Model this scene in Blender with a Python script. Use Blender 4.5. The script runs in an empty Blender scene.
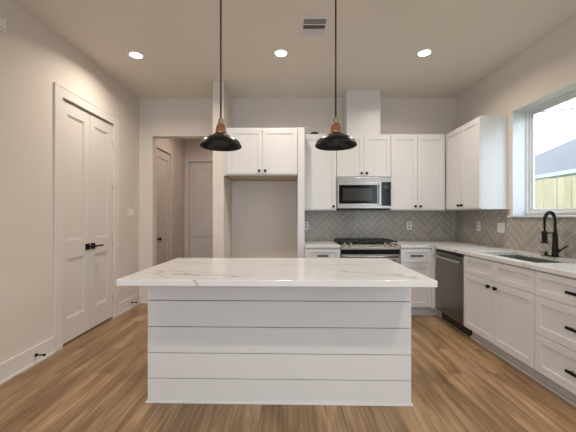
import bpy, bmesh, math, random
from mathutils import Vector, Matrix
R = math.radians
PI = math.pi
random.seed(4)
scene = bpy.context.scene
col = scene.collection

# ------------------------------------------------------------------ camera
HC = 1.275
cam_d = bpy.data.cameras.new('camera')
cam_d.sensor_width = 36.0
cam_d.lens = 18.75
cam_d.shift_y = 0.0009
cam_d.clip_start = 0.02
cam = bpy.data.objects.new('camera', cam_d)
col.objects.link(cam)
cam.location = (0, 0, HC)
cam.rotation_euler = (R(90), 0, 0)
scene.camera = cam

# room extents (metres; camera at x=0,y=0 looking +y)
XL, XR, YB, YR = -2.198, 2.48, 4.43, -3.2
ZC = 3.022
CT, CB = 0.914, 0.877           # worktop top / underside
XF = 1.87                       # front plane of the right-hand base cabinets
YF = 3.82                       # front plane of the back base cabinets
UB, UT = 1.358, 2.402            # upper cabinets bottom / top

# ------------------------------------------------------------------ world, lights, exposure
w = bpy.data.worlds.new('sky'); scene.world = w
w.use_nodes = True
wn = w.node_tree.nodes; wl = w.node_tree.links
wn.clear()
wo = wn.new('ShaderNodeOutputWorld'); wb = wn.new('ShaderNodeBackground')
wt = wn.new('ShaderNodeTexCoord'); wnz = wn.new('ShaderNodeTexNoise'); wr = wn.new('ShaderNodeValToRGB')
wnz.inputs['Scale'].default_value = 2.0
wnz.inputs['Detail'].default_value = 4
wr.color_ramp.elements[0].color = (0.66, 0.81, 1.0, 1)
wr.color_ramp.elements[1].color = (0.84, 0.92, 1.0, 1)
wl.new(wt.outputs['Generated'], wnz.inputs['Vector'])
wl.new(wnz.outputs['Fac'], wr.inputs['Fac'])
wl.new(wr.outputs['Color'], wb.inputs['Color'])
wb.inputs['Strength'].default_value = 4.4
wl.new(wb.outputs[0], wo.inputs[0])

def area(name, loc, rot, sx, sy, power, color, portal=False, spread=None):
    l = bpy.data.lights.new(name, 'AREA')
    l.shape = 'RECTANGLE'; l.size = sx; l.size_y = sy
    l.energy = power; l.color = color
    if spread: l.spread = spread
    if portal: l.cycles.is_portal = True
    o = bpy.data.objects.new(name, l); col.objects.link(o)
    o.location = loc; o.rotation_euler = rot
    return o
area('added_window_portal', (2.67, -0.7, 1.65), (0, R(90), 0), 1.5, 2.3, 1, (1, 1, 1), portal=True)  # portal of the out-of-view right-wall window, added for daylight
# portal of the unseen rear opening, added behind the camera for daylight
area('added_rear_portal', (-0.55, YR - 0.02, 1.5), (R(90), 0, 0), 2.2, 2.1, 1, (1, 1, 1), portal=True)
# portal in the sink window
area('sink_window_portal', (2.66, 2.715, 1.864), (0, R(90), 0), 1.10, 1.15, 1, (1, 1, 1), portal=True)

scene.view_settings.view_transform = 'Standard'
scene.view_settings.look = 'None'
scene.view_settings.gamma = 1.0
scene.view_settings.use_curve_mapping = False
scene.view_settings.exposure = 0.52

# ------------------------------------------------------------------ materials
def mat(name, color, rough=0.5, metal=0.0, bump=0.0, bscale=80, var=0.0, vscale=3, coat=0.0, spec=0.5, emis=None, estr=0):
    m = bpy.data.materials.new(name); m.use_nodes = True
    nt = m.node_tree; n = nt.nodes; l = nt.links
    p = n['Principled BSDF']
    p.inputs['Base Color'].default_value = (*color, 1)
    p.inputs['Roughness'].default_value = rough
    p.inputs['Metallic'].default_value = metal
    p.inputs['Coat Weight'].default_value = coat
    p.inputs['Specular IOR Level'].default_value = spec
    tc = n.new('ShaderNodeTexCoord')
    if var > 0:
        nz = n.new('ShaderNodeTexNoise'); nz.inputs['Scale'].default_value = vscale; nz.inputs['Detail'].default_value = 4
        l.new(tc.outputs['Object'], nz.inputs['Vector'])
        mx = n.new('ShaderNodeMix'); mx.data_type = 'RGBA'
        mx.inputs['A'].default_value = (*[c * (1 - var) for c in color], 1)
        mx.inputs['B'].default_value = (*[min(1, c * (1 + var)) for c in color], 1)
        l.new(nz.outputs['Fac'], mx.inputs['Factor']); l.new(mx.outputs['Result'], p.inputs['Base Color'])
    if bump > 0:
        nb = n.new('ShaderNodeTexNoise'); nb.inputs['Scale'].default_value = bscale; nb.inputs['Detail'].default_value = 3
        l.new(tc.outputs['Object'], nb.inputs['Vector'])
        b = n.new('ShaderNodeBump'); b.inputs['Strength'].default_value = bump; b.inputs['Distance'].default_value = 0.002
        l.new(nb.outputs['Fac'], b.inputs['Height']); l.new(b.outputs['Normal'], p.inputs['Normal'])
    if emis:
        p.inputs['Emission Color'].default_value = (*emis, 1); p.inputs['Emission Strength'].default_value = estr
    return m

M = {}
M['wall'] = mat('wall_paint', (0.715, 0.662, 0.608), 0.75, bump=0.12, bscale=120, var=0.015)
M['ceiling'] = mat('ceiling_paint', (0.78, 0.735, 0.665), 0.85, bump=0.15, bscale=100, var=0.015)
M['trim'] = mat('trim_paint', (0.74, 0.705, 0.67), 0.4, var=0.01)
M['door'] = mat('door_paint', (0.72, 0.69, 0.66), 0.38, var=0.01)
M['cab'] = mat('cabinet_paint', (0.70, 0.695, 0.70), 0.35, var=0.01)
M['toe'] = mat('toe_kick_paint', (0.60, 0.58, 0.56), 0.5, var=0.02)
M['shiplap'] = mat('shiplap_paint', (0.72, 0.705, 0.695), 0.42, var=0.01)
M['gap'] = mat('shadow_gap', (0.10, 0.095, 0.09), 0.8, var=0.05)
M['black'] = mat('matte_black_metal', (0.004, 0.004, 0.0045), 0.4, metal=0.0, spec=0.25, var=0.1)
M['shade'] = mat('pendant_black', (0.004, 0.0037, 0.0033), 0.28, metal=0.0, spec=0.35, var=0.3, vscale=12)
M['copper'] = mat('polished_copper', (0.62, 0.33, 0.24), 0.12, metal=1.0, var=0.1, vscale=20)
M['brass'] = mat('aged_brass', (0.42, 0.31, 0.17), 0.3, metal=1.0, var=0.1, vscale=20)
M['cord'] = mat('black_cord', (0.018, 0.015, 0.014), 0.5, var=0.2)
M['iron'] = mat('cast_iron', (0.02, 0.021, 0.022), 0.55, bump=0.3, bscale=200, var=0.1)
M['blackglass'] = mat('black_glass', (0.008, 0.008, 0.0085), 0.10, var=0.05, spec=0.2)
M['greyglass'] = mat('smoked_glass', (0.045, 0.045, 0.042), 0.15, var=0.15, vscale=15, spec=0.3)
M['dark'] = mat('dark_plastic', (0.02, 0.02, 0.02), 0.5, var=0.1)
M['plastic'] = mat('white_plastic', (0.80, 0.79, 0.77), 0.35, var=0.01)
M['slot'] = mat('socket_slot', (0.35, 0.34, 0.33), 0.6, var=0.02)
M['vinyl'] = mat('white_vinyl', (0.70, 0.71, 0.72), 0.3, var=0.01)
M['hinge'] = mat('hinge_nickel', (0.62, 0.58, 0.54), 0.35, metal=0.5, var=0.05)
M['ply'] = mat('raw_plywood_edge', (0.46, 0.30, 0.17), 0.7, var=0.15, vscale=30)
M['birch'] = mat('birch_panel', (0.62, 0.55, 0.44), 0.6, var=0.05)
M['lens'] = mat('lamp_lens', (0.9, 0.88, 0.84), 0.5, var=0.01, emis=(1.0, 0.93, 0.84), estr=9)
M['vent'] = mat('vent_metal', (0.74, 0.72, 0.73), 0.4, var=0.02)
M['screen'] = mat('vent_inside', (0.05, 0.05, 0.055), 0.8, var=0.1)
M['roof'] = mat('roof_shingle', (0.09, 0.085, 0.09), 0.9, bump=0.8, bscale=14, var=0.25, vscale=9)
M['siding'] = mat('siding_white', (0.45, 0.46, 0.47), 0.7, var=0.03)
M['gutter'] = mat('gutter_metal', (0.28, 0.29, 0.30), 0.5, var=0.05)
M['ground'] = mat('lawn_ground', (0.16, 0.2, 0.08), 0.95, bump=0.6, bscale=30, var=0.3, vscale=6)

def brushed(name, color, rough, axis):
    m = mat(name, color, rough, 1.0)
    nt = m.node_tree; n = nt.nodes; l = nt.links; p = n['Principled BSDF']
    tc = n.new('ShaderNodeTexCoord'); mp = n.new('ShaderNodeMapping'); nz = n.new('ShaderNodeTexNoise')
    mp.inputs['Scale'].default_value = {'x': (2, 300, 300), 'z': (300, 300, 2)}[axis]
    nz.inputs['Scale'].default_value = 1; nz.inputs['Detail'].default_value = 2
    l.new(tc.outputs['Object'], mp.inputs['Vector']); l.new(mp.outputs[0], nz.inputs['Vector'])
    mr = n.new('ShaderNodeMapRange'); mr.inputs['To Min'].default_value = rough - 0.06; mr.inputs['To Max'].default_value = rough + 0.1
    l.new(nz.outputs['Fac'], mr.inputs['Value']); l.new(mr.outputs[0], p.inputs['Roughness'])
    return m
M['steel'] = brushed('brushed_steel', (0.50, 0.475, 0.45), 0.28, 'x')
M['darksteel'] = brushed('dark_brushed_steel', (0.24, 0.222, 0.20), 0.30, 'x')
M['sink'] = brushed('sink_steel', (0.42, 0.42, 0.39), 0.35, 'x')

def quartz(name='veined_quartz', lines=()):
    m = mat(name, (0.80, 0.785, 0.775), 0.18)
    nt = m.node_tree; n = nt.nodes; l = nt.links; p = n['Principled BSDF']
    tc = n.new('ShaderNodeTexCoord'); mp = n.new('ShaderNodeMapping')
    mp.inputs['Scale'].default_value = (0.55, 1.9, 1.0); mp.inputs['Rotation'].default_value = (0, 0, R(14))
    mp.inputs['Location'].default_value = (3.1, 1.7, 0)
    l.new(tc.outputs['Object'], mp.inputs['Vector'])
    nz = n.new('ShaderNodeTexNoise'); nz.inputs['Scale'].default_value = 1.25; nz.inputs['Detail'].default_value = 5
    nz.inputs['Roughness'].default_value = 0.45; nz.inputs['Distortion'].default_value = 0.5
    l.new(mp.outputs[0], nz.inputs['Vector'])
    s = n.new('ShaderNodeMath'); s.operation = 'SUBTRACT'; s.inputs[1].default_value = 0.5
    a = n.new('ShaderNodeMath'); a.operation = 'ABSOLUTE'
    l.new(nz.outputs['Fac'], s.inputs[0]); l.new(s.outputs[0], a.inputs[0])
    r = n.new('ShaderNodeMapRange'); r.inputs['From Min'].default_value = 0.0; r.inputs['From Max'].default_value = 0.011
    r.inputs['To Min'].default_value = 1.0; r.inputs['To Max'].default_value = 0.0
    l.new(a.outputs[0], r.inputs['Value'])
    n2 = n.new('ShaderNodeTexNoise'); n2.inputs['Scale'].default_value = 2.2
    l.new(mp.outputs[0], n2.inputs['Vector'])
    r2 = n.new('ShaderNodeMapRange'); r2.inputs['From Min'].default_value = 0.40; r2.inputs['From Max'].default_value = 0.54
    r2.inputs['To Max'].default_value = 0.8
    l.new(n2.outputs['Fac'], r2.inputs['Value'])
    mu = n.new('ShaderNodeMath'); mu.operation = 'MULTIPLY'
    l.new(r.outputs[0], mu.inputs[0]); l.new(r2.outputs[0], mu.inputs[1])
    if lines:       # long wandering veins of this slab: y = y0 + slope*x + wobble, between x0 and x1
        sx = n.new('ShaderNodeSeparateXYZ'); l.new(tc.outputs['Object'], sx.inputs[0])
        wob = n.new('ShaderNodeTexNoise'); wob.inputs['Scale'].default_value = 4.5; wob.inputs['Detail'].default_value = 4
        l.new(tc.outputs['Object'], wob.inputs['Vector'])
        def op(o, a, b, c=None):
            q = n.new('ShaderNodeMath'); q.operation = o
            for i, v in enumerate((a, b, c)):
                if v is None: continue
                if isinstance(v, (int, float)): q.inputs[i].default_value = v
                else: l.new(v, q.inputs[i])
            return q.outputs[0]
        for (x0, x1, y0, k, wd, st) in lines:
            base = op('MULTIPLY_ADD', sx.outputs[0], k, y0 - 0.11)
            yy = op('MULTIPLY_ADD', wob.outputs['Fac'], 0.22, base)
            dist = op('ABSOLUTE', op('SUBTRACT', sx.outputs[1], yy), 0)
            ln = op('MAXIMUM', op('SUBTRACT', 1.0, op('DIVIDE', dist, wd)), 0.0)
            fade = op('MINIMUM', op('MULTIPLY', op('SUBTRACT', sx.outputs[0], x0), 9), op('MULTIPLY', op('SUBTRACT', x1, sx.outputs[0]), 9))
            fade = op('MINIMUM', op('MAXIMUM', fade, 0.0), 1.0)
            mxx = n.new('ShaderNodeMath'); mxx.operation = 'MAXIMUM'
            l.new(mu.outputs[0], mxx.inputs[0]); l.new(op('MULTIPLY', op('MULTIPLY', ln, fade), st), mxx.inputs[1]); mu = mxx
    # broad soft clouding
    n3 = n.new('ShaderNodeTexNoise'); n3.inputs['Scale'].default_value = 3.0; n3.inputs['Detail'].default_value = 5
    l.new(mp.outputs[0], n3.inputs['Vector'])
    mb = n.new('ShaderNodeMix'); mb.data_type = 'RGBA'
    mb.inputs['A'].default_value = (0.70, 0.69, 0.70, 1); mb.inputs['B'].default_value = (0.78, 0.775, 0.785, 1)
    l.new(n3.outputs['Fac'], mb.inputs['Factor'])
    mx = n.new('ShaderNodeMix'); mx.data_type = 'RGBA'
    mx.inputs['B'].default_value = (0.27, 0.265, 0.27, 1)
    l.new(mu.outputs[0], mx.inputs['Factor']); l.new(mb.outputs['Result'], mx.inputs['A'])
    l.new(mx.outputs['Result'], p.inputs['Base Color'])
    return m
M['quartz'] = quartz()
M['slab'] = quartz('veined_quartz_island', [(-0.12, 0.80, 0.20, 0.07, 0.011, 0.75), (0.22, 0.86, 0.17, -0.52, 0.010, 0.85), (-0.80, -0.10, -0.27, -0.28, 0.013, 0.55),
                                           (-0.95, -0.60, -0.75, -0.75, 0.014, 0.6), (-0.62, 0.1, 0.40, 0.12, 0.010, 0.35), (0.15, 0.7, -0.28, 0.10, 0.008, 0.4)])

def wood_floor():
    m = mat('oak_plank_floor', (0.4, 0.26, 0.16), 0.30)
    nt = m.node_tree; n = nt.nodes; l = nt.links; p = n['Principled BSDF']
    tc = n.new('ShaderNodeTexCoord'); mp = n.new('ShaderNodeMapping')
    mp.inputs['Rotation'].default_value = (0, 0, R(90))
    l.new(tc.outputs['Object'], mp.inputs['Vector'])
    br = n.new('ShaderNodeTexBrick')
    br.offset = 0.37; br.inputs['Scale'].default_value = 1.0
    br.inputs['Brick Width'].default_value = 1.22; br.inputs['Row Height'].default_value = 0.178
    br.inputs['Mortar Size'].default_value = 0.0016; br.inputs['Mortar Smooth'].default_value = 0.3
    br.inputs['Color1'].default_value = (0, 0, 0, 1); br.inputs['Color2'].default_value = (1, 1, 1, 1)
    br.inputs['Mortar'].default_value = (0.5, 0.5, 0.5, 1)
    l.new(mp.outputs[0], br.inputs['Vector'])
    # per plank offset of the grain
    vm = n.new('ShaderNodeVectorMath'); vm.operation = 'MULTIPLY_ADD'
    vm.inputs[1].default_value = (7.3, 11.1, 0); 
    l.new(br.outputs['Color'], vm.inputs[0]); l.new(tc.outputs['Object'], vm.inputs[2])
    mg = n.new('ShaderNodeMapping'); mg.inputs['Scale'].default_value = (42, 1.6, 1)
    l.new(vm.outputs[0], mg.inputs['Vector'])
    g = n.new('ShaderNodeTexNoise'); g.inputs['Scale'].default_value = 1.0; g.inputs['Detail'].default_value = 7
    g.inputs['Roughness'].default_value = 0.62; g.inputs['Distortion'].default_value = 0.6
    l.new(mg.outputs[0], g.inputs['Vector'])
    mg2 = n.new('ShaderNodeMapping'); mg2.inputs['Scale'].default_value = (7, 0.9, 1)
    l.new(vm.outputs[0], mg2.inputs['Vector'])
    g2 = n.new('ShaderNodeTexNoise'); g2.inputs['Scale'].default_value = 1.0; g2.inputs['Detail'].default_value = 4
    g2.inputs['Distortion'].default_value = 1.2
    l.new(mg2.outputs[0], g2.inputs['Vector'])
    ramp = n.new('ShaderNodeValToRGB'); cr = ramp.color_ramp
    cr.elements[0].position = 0.28; cr.elements[0].color = (0.09, 0.046, 0.019, 1)
    cr.elements[1].position = 0.72; cr.elements[1].color = (0.56, 0.38, 0.22, 1)
    e = cr.elements.new(0.5); e.color = (0.27, 0.165, 0.083, 1)
    ad = n.new('ShaderNodeMath'); ad.operation = 'MULTIPLY_ADD'; ad.inputs[1].default_value = 0.5
    hf = n.new('ShaderNodeMath'); hf.operation = 'MULTIPLY'; hf.inputs[1].default_value = 0.5
    l.new(g2.outputs['Fac'], hf.inputs[0]); l.new(g.outputs['Fac'], ad.inputs[0]); l.new(hf.outputs[0], ad.inputs[2])
    # plank tone
    sep = n.new('ShaderNodeSeparateColor'); l.new(br.outputs['Color'], sep.inputs[0])
    pt = n.new('ShaderNodeMath'); pt.operation = 'MULTIPLY_ADD'; pt.inputs[1].default_value = 0.11
    l.new(sep.outputs[0], pt.inputs[0])
    sb = n.new('ShaderNodeMath'); sb.operation = 'SUBTRACT'; sb.inputs[1].default_value = 0.05
    l.new(ad.outputs[0], sb.inputs[0]); l.new(sb.outputs[0], pt.inputs[2])
    l.new(pt.outputs[0], ramp.inputs['Fac'])
    mx = n.new('ShaderNodeMix'); mx.data_type = 'RGBA'; mx.inputs['B'].default_value = (0.09, 0.05, 0.028, 1)
    mf = n.new('ShaderNodeMath'); mf.operation = 'MULTIPLY'; mf.inputs[1].default_value = 0.7
    l.new(br.outputs['Fac'], mf.inputs[0]); l.new(mf.outputs[0], mx.inputs['Factor'])
    l.new(ramp.outputs['Color'], mx.inputs['A']); l.new(mx.outputs['Result'], p.inputs['Base Color'])
    b = n.new('ShaderNodeBump'); b.inputs['Strength'].default_value = 0.15; b.inputs['Distance'].default_value = 0.003
    l.new(g.outputs['Fac'], b.inputs['Height']); l.new(b.outputs['Normal'], p.inputs['Normal'])
    return m
M['floor'] = wood_floor()

def tile_mats():
    m = mat('grey_ceramic_tile', (0.36, 0.335, 0.305), 0.22)
    nt = m.node_tree; n = nt.nodes; l = nt.links; p = n['Principled BSDF']
    at = n.new('ShaderNodeAttribute'); at.attribute_name = 'tone'; at.attribute_type = 'GEOMETRY'
    mx = n.new('ShaderNodeMix'); mx.data_type = 'RGBA'
    mx.inputs['A'].default_value = (0.345, 0.315, 0.28, 1); mx.inputs['B'].default_value = (0.41, 0.38, 0.335, 1)
    l.new(at.outputs['Fac'], mx.inputs['Factor']); l.new(mx.outputs['Result'], p.inputs['Base Color'])
    return m, mat('light_grout', (0.74, 0.71, 0.65), 0.8, var=0.05, vscale=20)
M['tile'], M['grout'] = tile_mats()

def fence_mat():
    m = mat('fence_pine', (0.62, 0.56, 0.33), 0.8)
    nt = m.node_tree; n = nt.nodes; l = nt.links; p = n['Principled BSDF']
    tc = n.new('ShaderNodeTexCoord'); mp = n.new('ShaderNodeMapping'); mp.inputs['Scale'].default_value = (1, 7, 0.8)
    nz = n.new('ShaderNodeTexNoise'); nz.inputs['Scale'].default_value = 1.6; nz.inputs['Detail'].default_value = 5
    r = n.new('ShaderNodeValToRGB')
    r.color_ramp.elements[0].position = 0.3; r.color_ramp.elements[0].color = (0.25, 0.205, 0.115, 1)
    r.color_ramp.elements[1].position = 0.7; r.color_ramp.elements[1].color = (0.36, 0.30, 0.19, 1)
    l.new(tc.outputs['Object'], mp.inputs['Vector']); l.new(mp.outputs[0], nz.inputs['Vector'])
    l.new(nz.outputs['Fac'], r.inputs['Fac']); l.new(r.outputs['Color'], p.inputs['Base Color'])
    return m
M['fence'] = fence_mat()

def pane_mat():
    m = bpy.data.materials.new('window_glass'); m.use_nodes = True
    nt = m.node_tree; n = nt.nodes; l = nt.links; n.clear()
    o = n.new('ShaderNodeOutputMaterial'); mx = n.new('ShaderNodeMixShader')
    t = n.new('ShaderNodeBsdfTransparent'); g = n.new('ShaderNodeBsdfGlossy')
    mx.inputs[0].default_value = 0.05
    g.inputs['Roughness'].default_value = 0.02; t.inputs['Color'].default_value = (0.97, 0.985, 0.98, 1)
    l.new(t.outputs[0], mx.inputs[1]); l.new(g.outputs[0], mx.inputs[2]); l.new(mx.outputs[0], o.inputs[0])
    return m
M['pane'] = pane_mat()

# ------------------------------------------------------------------ mesh helpers
class MB:
    def __init__(self): self.v = []; self.f = []; self.s = []
    def add(self, vs, fs, smooth=False):
        b = len(self.v); self.v += [tuple(p) for p in vs]
        self.f += [tuple(b + i for i in f) for f in fs]; self.s += [smooth] * len(fs)
        return self
    def box(self, x0, x1, y0, y1, z0, z1):
        if x0 > x1: x0, x1 = x1, x0
        if y0 > y1: y0, y1 = y1, y0
        if z0 > z1: z0, z1 = z1, z0
        vs = [(x0,y0,z0),(x1,y0,z0),(x1,y1,z0),(x0,y1,z0),(x0,y0,z1),(x1,y0,z1),(x1,y1,z1),(x0,y1,z1)]
        return self.add(vs, [(0,3,2,1),(4,5,6,7),(0,1,5,4),(1,2,6,5),(2,3,7,6),(3,0,4,7)])
    def prism(self, poly, fn, d0, d1):
        """poly: list of (u,v) counter-clockwise; fn(u,v,d)->xyz"""
        n = len(poly)
        vs = [fn(u, v, d0) for u, v in poly] + [fn(u, v, d1) for u, v in poly]
        fs = [tuple(range(n))[::-1], tuple(range(n, 2*n))] + [(i, (i+1) % n, n + (i+1) % n, n + i) for i in range(n)]
        return self.add(vs, fs)
    def cyl(self, p0, p1, r0, r1=None, n=20, smooth=True):
        r1 = r0 if r1 is None else r1
        p0 = Vector(p0); p1 = Vector(p1); d = (p1 - p0).normalized()
        a = Vector((0, 0, 1)) if abs(d.z) < 0.9 else Vector((1, 0, 0))
        u = d.cross(a).normalized(); v = d.cross(u)
        vs = []
        for p, r in ((p0, r0), (p1, r1)):
            for i in range(n):
                t = 2*PI*i/n; vs.append(p + u*math.cos(t)*r + v*math.sin(t)*r)
        b = len(self.v); self.v += [tuple(q) for q in vs]
        for i in range(n):
            j = (i+1) % n
            self.f.append((b+i, b+n+i, b+n+j, b+j)); self.s.append(smooth)
        self.f.append(tuple(b+i for i in range(n))); self.s.append(False)
        self.f.append(tuple(b+n+i for i in range(n))[::-1]); self.s.append(False)
        return self
    def lathe(self, prof, c=(0, 0, 0), n=48):
        m = len(prof); vs = []
        for i in range(n):
            t = 2*PI*i/n
            for r, z in prof: vs.append((c[0] + r*math.cos(t), c[1] + r*math.sin(t), c[2] + z))
        fs = []
        for i in range(n):
            j = (i+1) % n
            for k in range(m-1): fs.append((i*m+k, j*m+k, j*m+k+1, i*m+k+1))
        return self.add(vs, fs, True)
    def tube(self, pts, r, n=10, caps=True):
        pts = [Vector(p) for p in pts]; rs = r if isinstance(r, (list, tuple)) else [r]*len(pts)
        up = Vector((0, 0, 1)); vs = []; prev = None
        for i, p in enumerate(pts):
            d = (pts[min(i+1, len(pts)-1)] - pts[max(i-1, 0)]).normalized()
            if prev is None:
                a = up if abs(d.z) < 0.9 else Vector((1, 0, 0)); u = d.cross(a).normalized()
            else: u = (prev - d*prev.dot(d)).normalized()
            prev = u; v = d.cross(u)
            for k in range(n):
                t = 2*PI*k/n; vs.append(p + (u*math.cos(t) + v*math.sin(t))*rs[i])
        fs = [(i*n+k, i*n+(k+1) % n, (i+1)*n+(k+1) % n, (i+1)*n+k) for i in range(len(pts)-1) for k in range(n)]
        b = len(self.v); self.add(vs, fs, True)
        if caps:
            self.f.append(tuple(b+k for k in range(n))[::-1]); self.s.append(False)
            e = b + (len(pts)-1)*n
            self.f.append(tuple(e+k for k in range(n))); self.s.append(False)
        return self
    def cells(self, us, vs_, filled, fn, d0, d1):
        """slab made of grid cells; fn(u,v,d)->xyz; filled(i,j) says which cells are solid"""
        idx = {}
        def vid(i, j, k):
            key = (i, j, k)
            if key not in idx:
                idx[key] = len(self.v); self.v.append(tuple(fn(us[i], vs_[j], d1 if k else d0)))
            return idx[key]
        nu, nv = len(us)-1, len(vs_)-1
        F = lambda i, j: 0 <= i < nu and 0 <= j < nv and filled(i, j)
        for i in range(nu):
            for j in range(nv):
                if not F(i, j): continue
                q = [(i,j),(i+1,j),(i+1,j+1),(i,j+1)]
                self.f.append(tuple(vid(a,b,0) for a,b in q)[::-1]); self.s.append(False)
                self.f.append(tuple(vid(a,b,1) for a,b in q)); self.s.append(False)
                for (di, dj, a, b) in ((0,-1,q[0],q[1]),(1,0,q[1],q[2]),(0,1,q[2],q[3]),(-1,0,q[3],q[0])):
                    if not F(i+di, j+dj):
                        self.f.append((vid(*a,0), vid(*b,0), vid(*b,1), vid(*a,1))); self.s.append(False)
        return self
    def build(self, name, m, parent=None, bevel=0.0, loc=None, rot=0):
        me = bpy.data.meshes.new(name); me.from_pydata(self.v, [], self.f); me.update()
        bm = bmesh.new(); bm.from_mesh(me); bmesh.ops.recalc_face_normals(bm, faces=bm.faces); bm.to_mesh(me); bm.free()
        for p, s in zip(me.polygons, self.s): p.use_smooth = s
        mats = m if isinstance(m, (list, tuple)) else [m]
        for x in mats: me.materials.append(x)
        o = bpy.data.objects.new(name, me); col.objects.link(o)
        if parent: o.parent = parent
        if loc: o.location = loc
        if rot: o.rotation_euler = (0, 0, rot)
        if bevel > 0:
            b = o.modifiers.new('bevel', 'BEVEL'); b.width = bevel; b.segments = 2; b.limit_method = 'ANGLE'
        return o

def tag(o, label, cat, group=None, kind=None):
    if label: o['label'] = label
    if cat: o['category'] = cat
    if group: o['group'] = group
    if kind: o['kind'] = kind
    return o
def thing(name, label, cat, loc=(0, 0, 0), rz=0, group=None):
    o = bpy.data.objects.new(name, None); col.objects.link(o)
    o.location = loc; o.rotation_euler = (0, 0, rz); o.empty_display_size = 0.1
    return tag(o, label, cat, group)
def struct(o, label, cat):
    return tag(o, label, cat, None, 'structure')
def struct_empty(name, label, cat, loc, rz=0):
    o = thing(name, label, cat, loc, rz); o['kind'] = 'structure'; return o
def copy_tree(o, parent=None, loc=None, label=None):
    c = o.copy(); col.objects.link(c)
    if parent: c.parent = parent
    if loc: c.location = loc
    if label: c['label'] = label
    for ch in list(o.children): copy_tree(ch, c)
    return c

# ------------------------------------------------------------------ the room shell
HY = 6.35                      # far wall of the hallway
OX0, OX1, OZ = -2.0, -0.97, 2.46   # opening into the hallway
fl = MB().box(XL - 0.25, XR + 0.22, YR - 0.15, HY + 0.12, -0.06, 0).build('floor', M['floor'])
struct(fl, 'oak plank floor running from the foreground to the back cabinets', 'floor')
ce = MB().box(XL - 0.25, XR + 0.22, YR - 0.15, HY + 0.12, ZC, ZC + 0.08).build('ceiling', M['ceiling'])
struct(ce, 'plain beige painted ceiling with recessed lamps', 'ceiling')

# left wall with the closet opening and the hallway's side door opening
DY0, DY1, DZ = 2.912, 3.782, 2.435
HY0, HY1 = 4.99, 5.62
ys = [YR - 0.15, DY0, DY1, HY0, HY1, HY + 0.12]; zs = [0, DZ, ZC]
wlm = MB().cells(ys, zs, lambda i, j: not (i in (1, 3) and j == 0), lambda u, v, d: (d, u, v), XL - 0.14, XL)
wlm.box(XL - 0.25, XL - 0.141, YR - 0.15, HY + 0.12, 0, ZC)
struct(wlm.build('wall_left', M['wall']), 'long off-white wall on the left, with the closet doors', 'wall')

# right wall with the sink window
WY0, WY1, WZ0, WZ1 = 2.11, 3.32, 1.284, 2.448
struct(MB().cells([YR - 0.15, -1.9, 0.5, WY0, WY1, YB + 0.13], [0, 0.88, WZ0, WZ1, ZC], lambda i, j: not ((i == 3 and j == 2) or (i == 1 and j in (1, 2))),
       lambda u, v, d: (d, u, v), XR, XR + 0.22).build('wall_right', M['wall']), 'off-white wall on the right, with the window', 'wall')

# back wall: hallway opening on its left
struct(MB().cells([XL, OX0, OX1, XR], [0, OZ, ZC], lambda i, j: not (i == 1 and j == 0),
       lambda u, v, d: (u, d, v), YB, YB + 0.13).build('wall_back', M['wall']), 'off-white wall behind the cooker and cabinets', 'wall')
struct(MB().box(-0.97, -0.83, 3.87, YB, 0, ZC).build('wall_partition', M['wall']), 'narrow wall end left of the fridge recess', 'wall')
struct(MB().box(-0.97, -0.83, YB + 0.13, HY, 0, ZC).build('wall_hall', M['wall']), 'right-hand wall of the hallway', 'wall')
HBX0, HBX1 = -2.095, -1.32
struct(MB().cells([XL, HBX0, HBX1, -0.97], [0, DZ, ZC], lambda i, j: not (i == 1 and j == 0),
       lambda u, v, d: (u, d, v), HY, HY + 0.06).box(XL, -0.83, HY + 0.061, HY + 0.12, 0, ZC).build('wall_hall_end', M['wall']),
       'far end wall of the hallway', 'wall')
# rear wall behind the camera, with an unseen opening added to bring daylight in
struct(MB().cells([XL, -1.5, 0.3, XR], [0, 0.5, 2.5, ZC],
       lambda i, j: not (i == 1 and j == 1),
       lambda u, v, d: (u, d, v), YR - 0.15, YR).build('wall_rear', M['wall']), 'wall behind the viewer with an added daylight opening', 'wall')

# closet pair on the left wall ------------------------------------------------
def panel_door(mb, wd, ht, face=0.0, t=0.035):
    """two-panel door, local x 0..wd, z 0..ht, front at y=face (towards -y)"""
    st = 0.088
    zs_ = [(0.235, 0.835), (1.015, ht - 0.125)]
    rec = 0.014
    us = [0, st, wd - st, wd]; vs_ = [0, zs_[0][0], zs_[0][1], zs_[1][0], zs_[1][1], ht]
    mb.cells(us, vs_, lambda i, j: not (i == 1 and j in (1, 3)), lambda u, v, d: (u, d, v), face, face + rec)
    mb.box(0, wd, face + rec, face + t, 0, ht)
    for (a, b) in zs_:      # sticking bead round each panel
        e = 0.014
        for (x0, x1, z0, z1) in ((st, wd-st, a, a+e), (st, wd-st, b-e, b), (st, st+e, a+e, b-e), (wd-st-e, wd-st, a+e, b-e)):
            mb.box(x0, x1, face + rec*0.45, face + rec, z0, z1)
    return mb
def lever(parent, x, z, face, direc):
    h = thing('door_handle', None, None); h.parent = parent
    o = MB().box(x-0.033, x+0.033, face-0.009, face, z-0.033, z+0.033)
    o.cyl((x, face-0.009, z), (x, face-0.045, z), 0.010)
    o.box(min(x-0.01*direc, x+0.115*direc), max(x-0.01*direc, x+0.115*direc), face-0.055, face-0.042, z-0.009, z+0.009)
    bpy.data.objects.remove(h)
    ob = o.build('door_handle', M['black'], parent, 0.001)
    ob['label'] = 'black lever handle on square plate'
    return ob
def hinges(parent, x, face, zlist):
    for z in zlist:
        MB().cyl((x, face-0.004, z-0.045), (x, face-0.004, z+0.045), 0.006, n=10).build('hinge', M['hinge'], parent)

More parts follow.
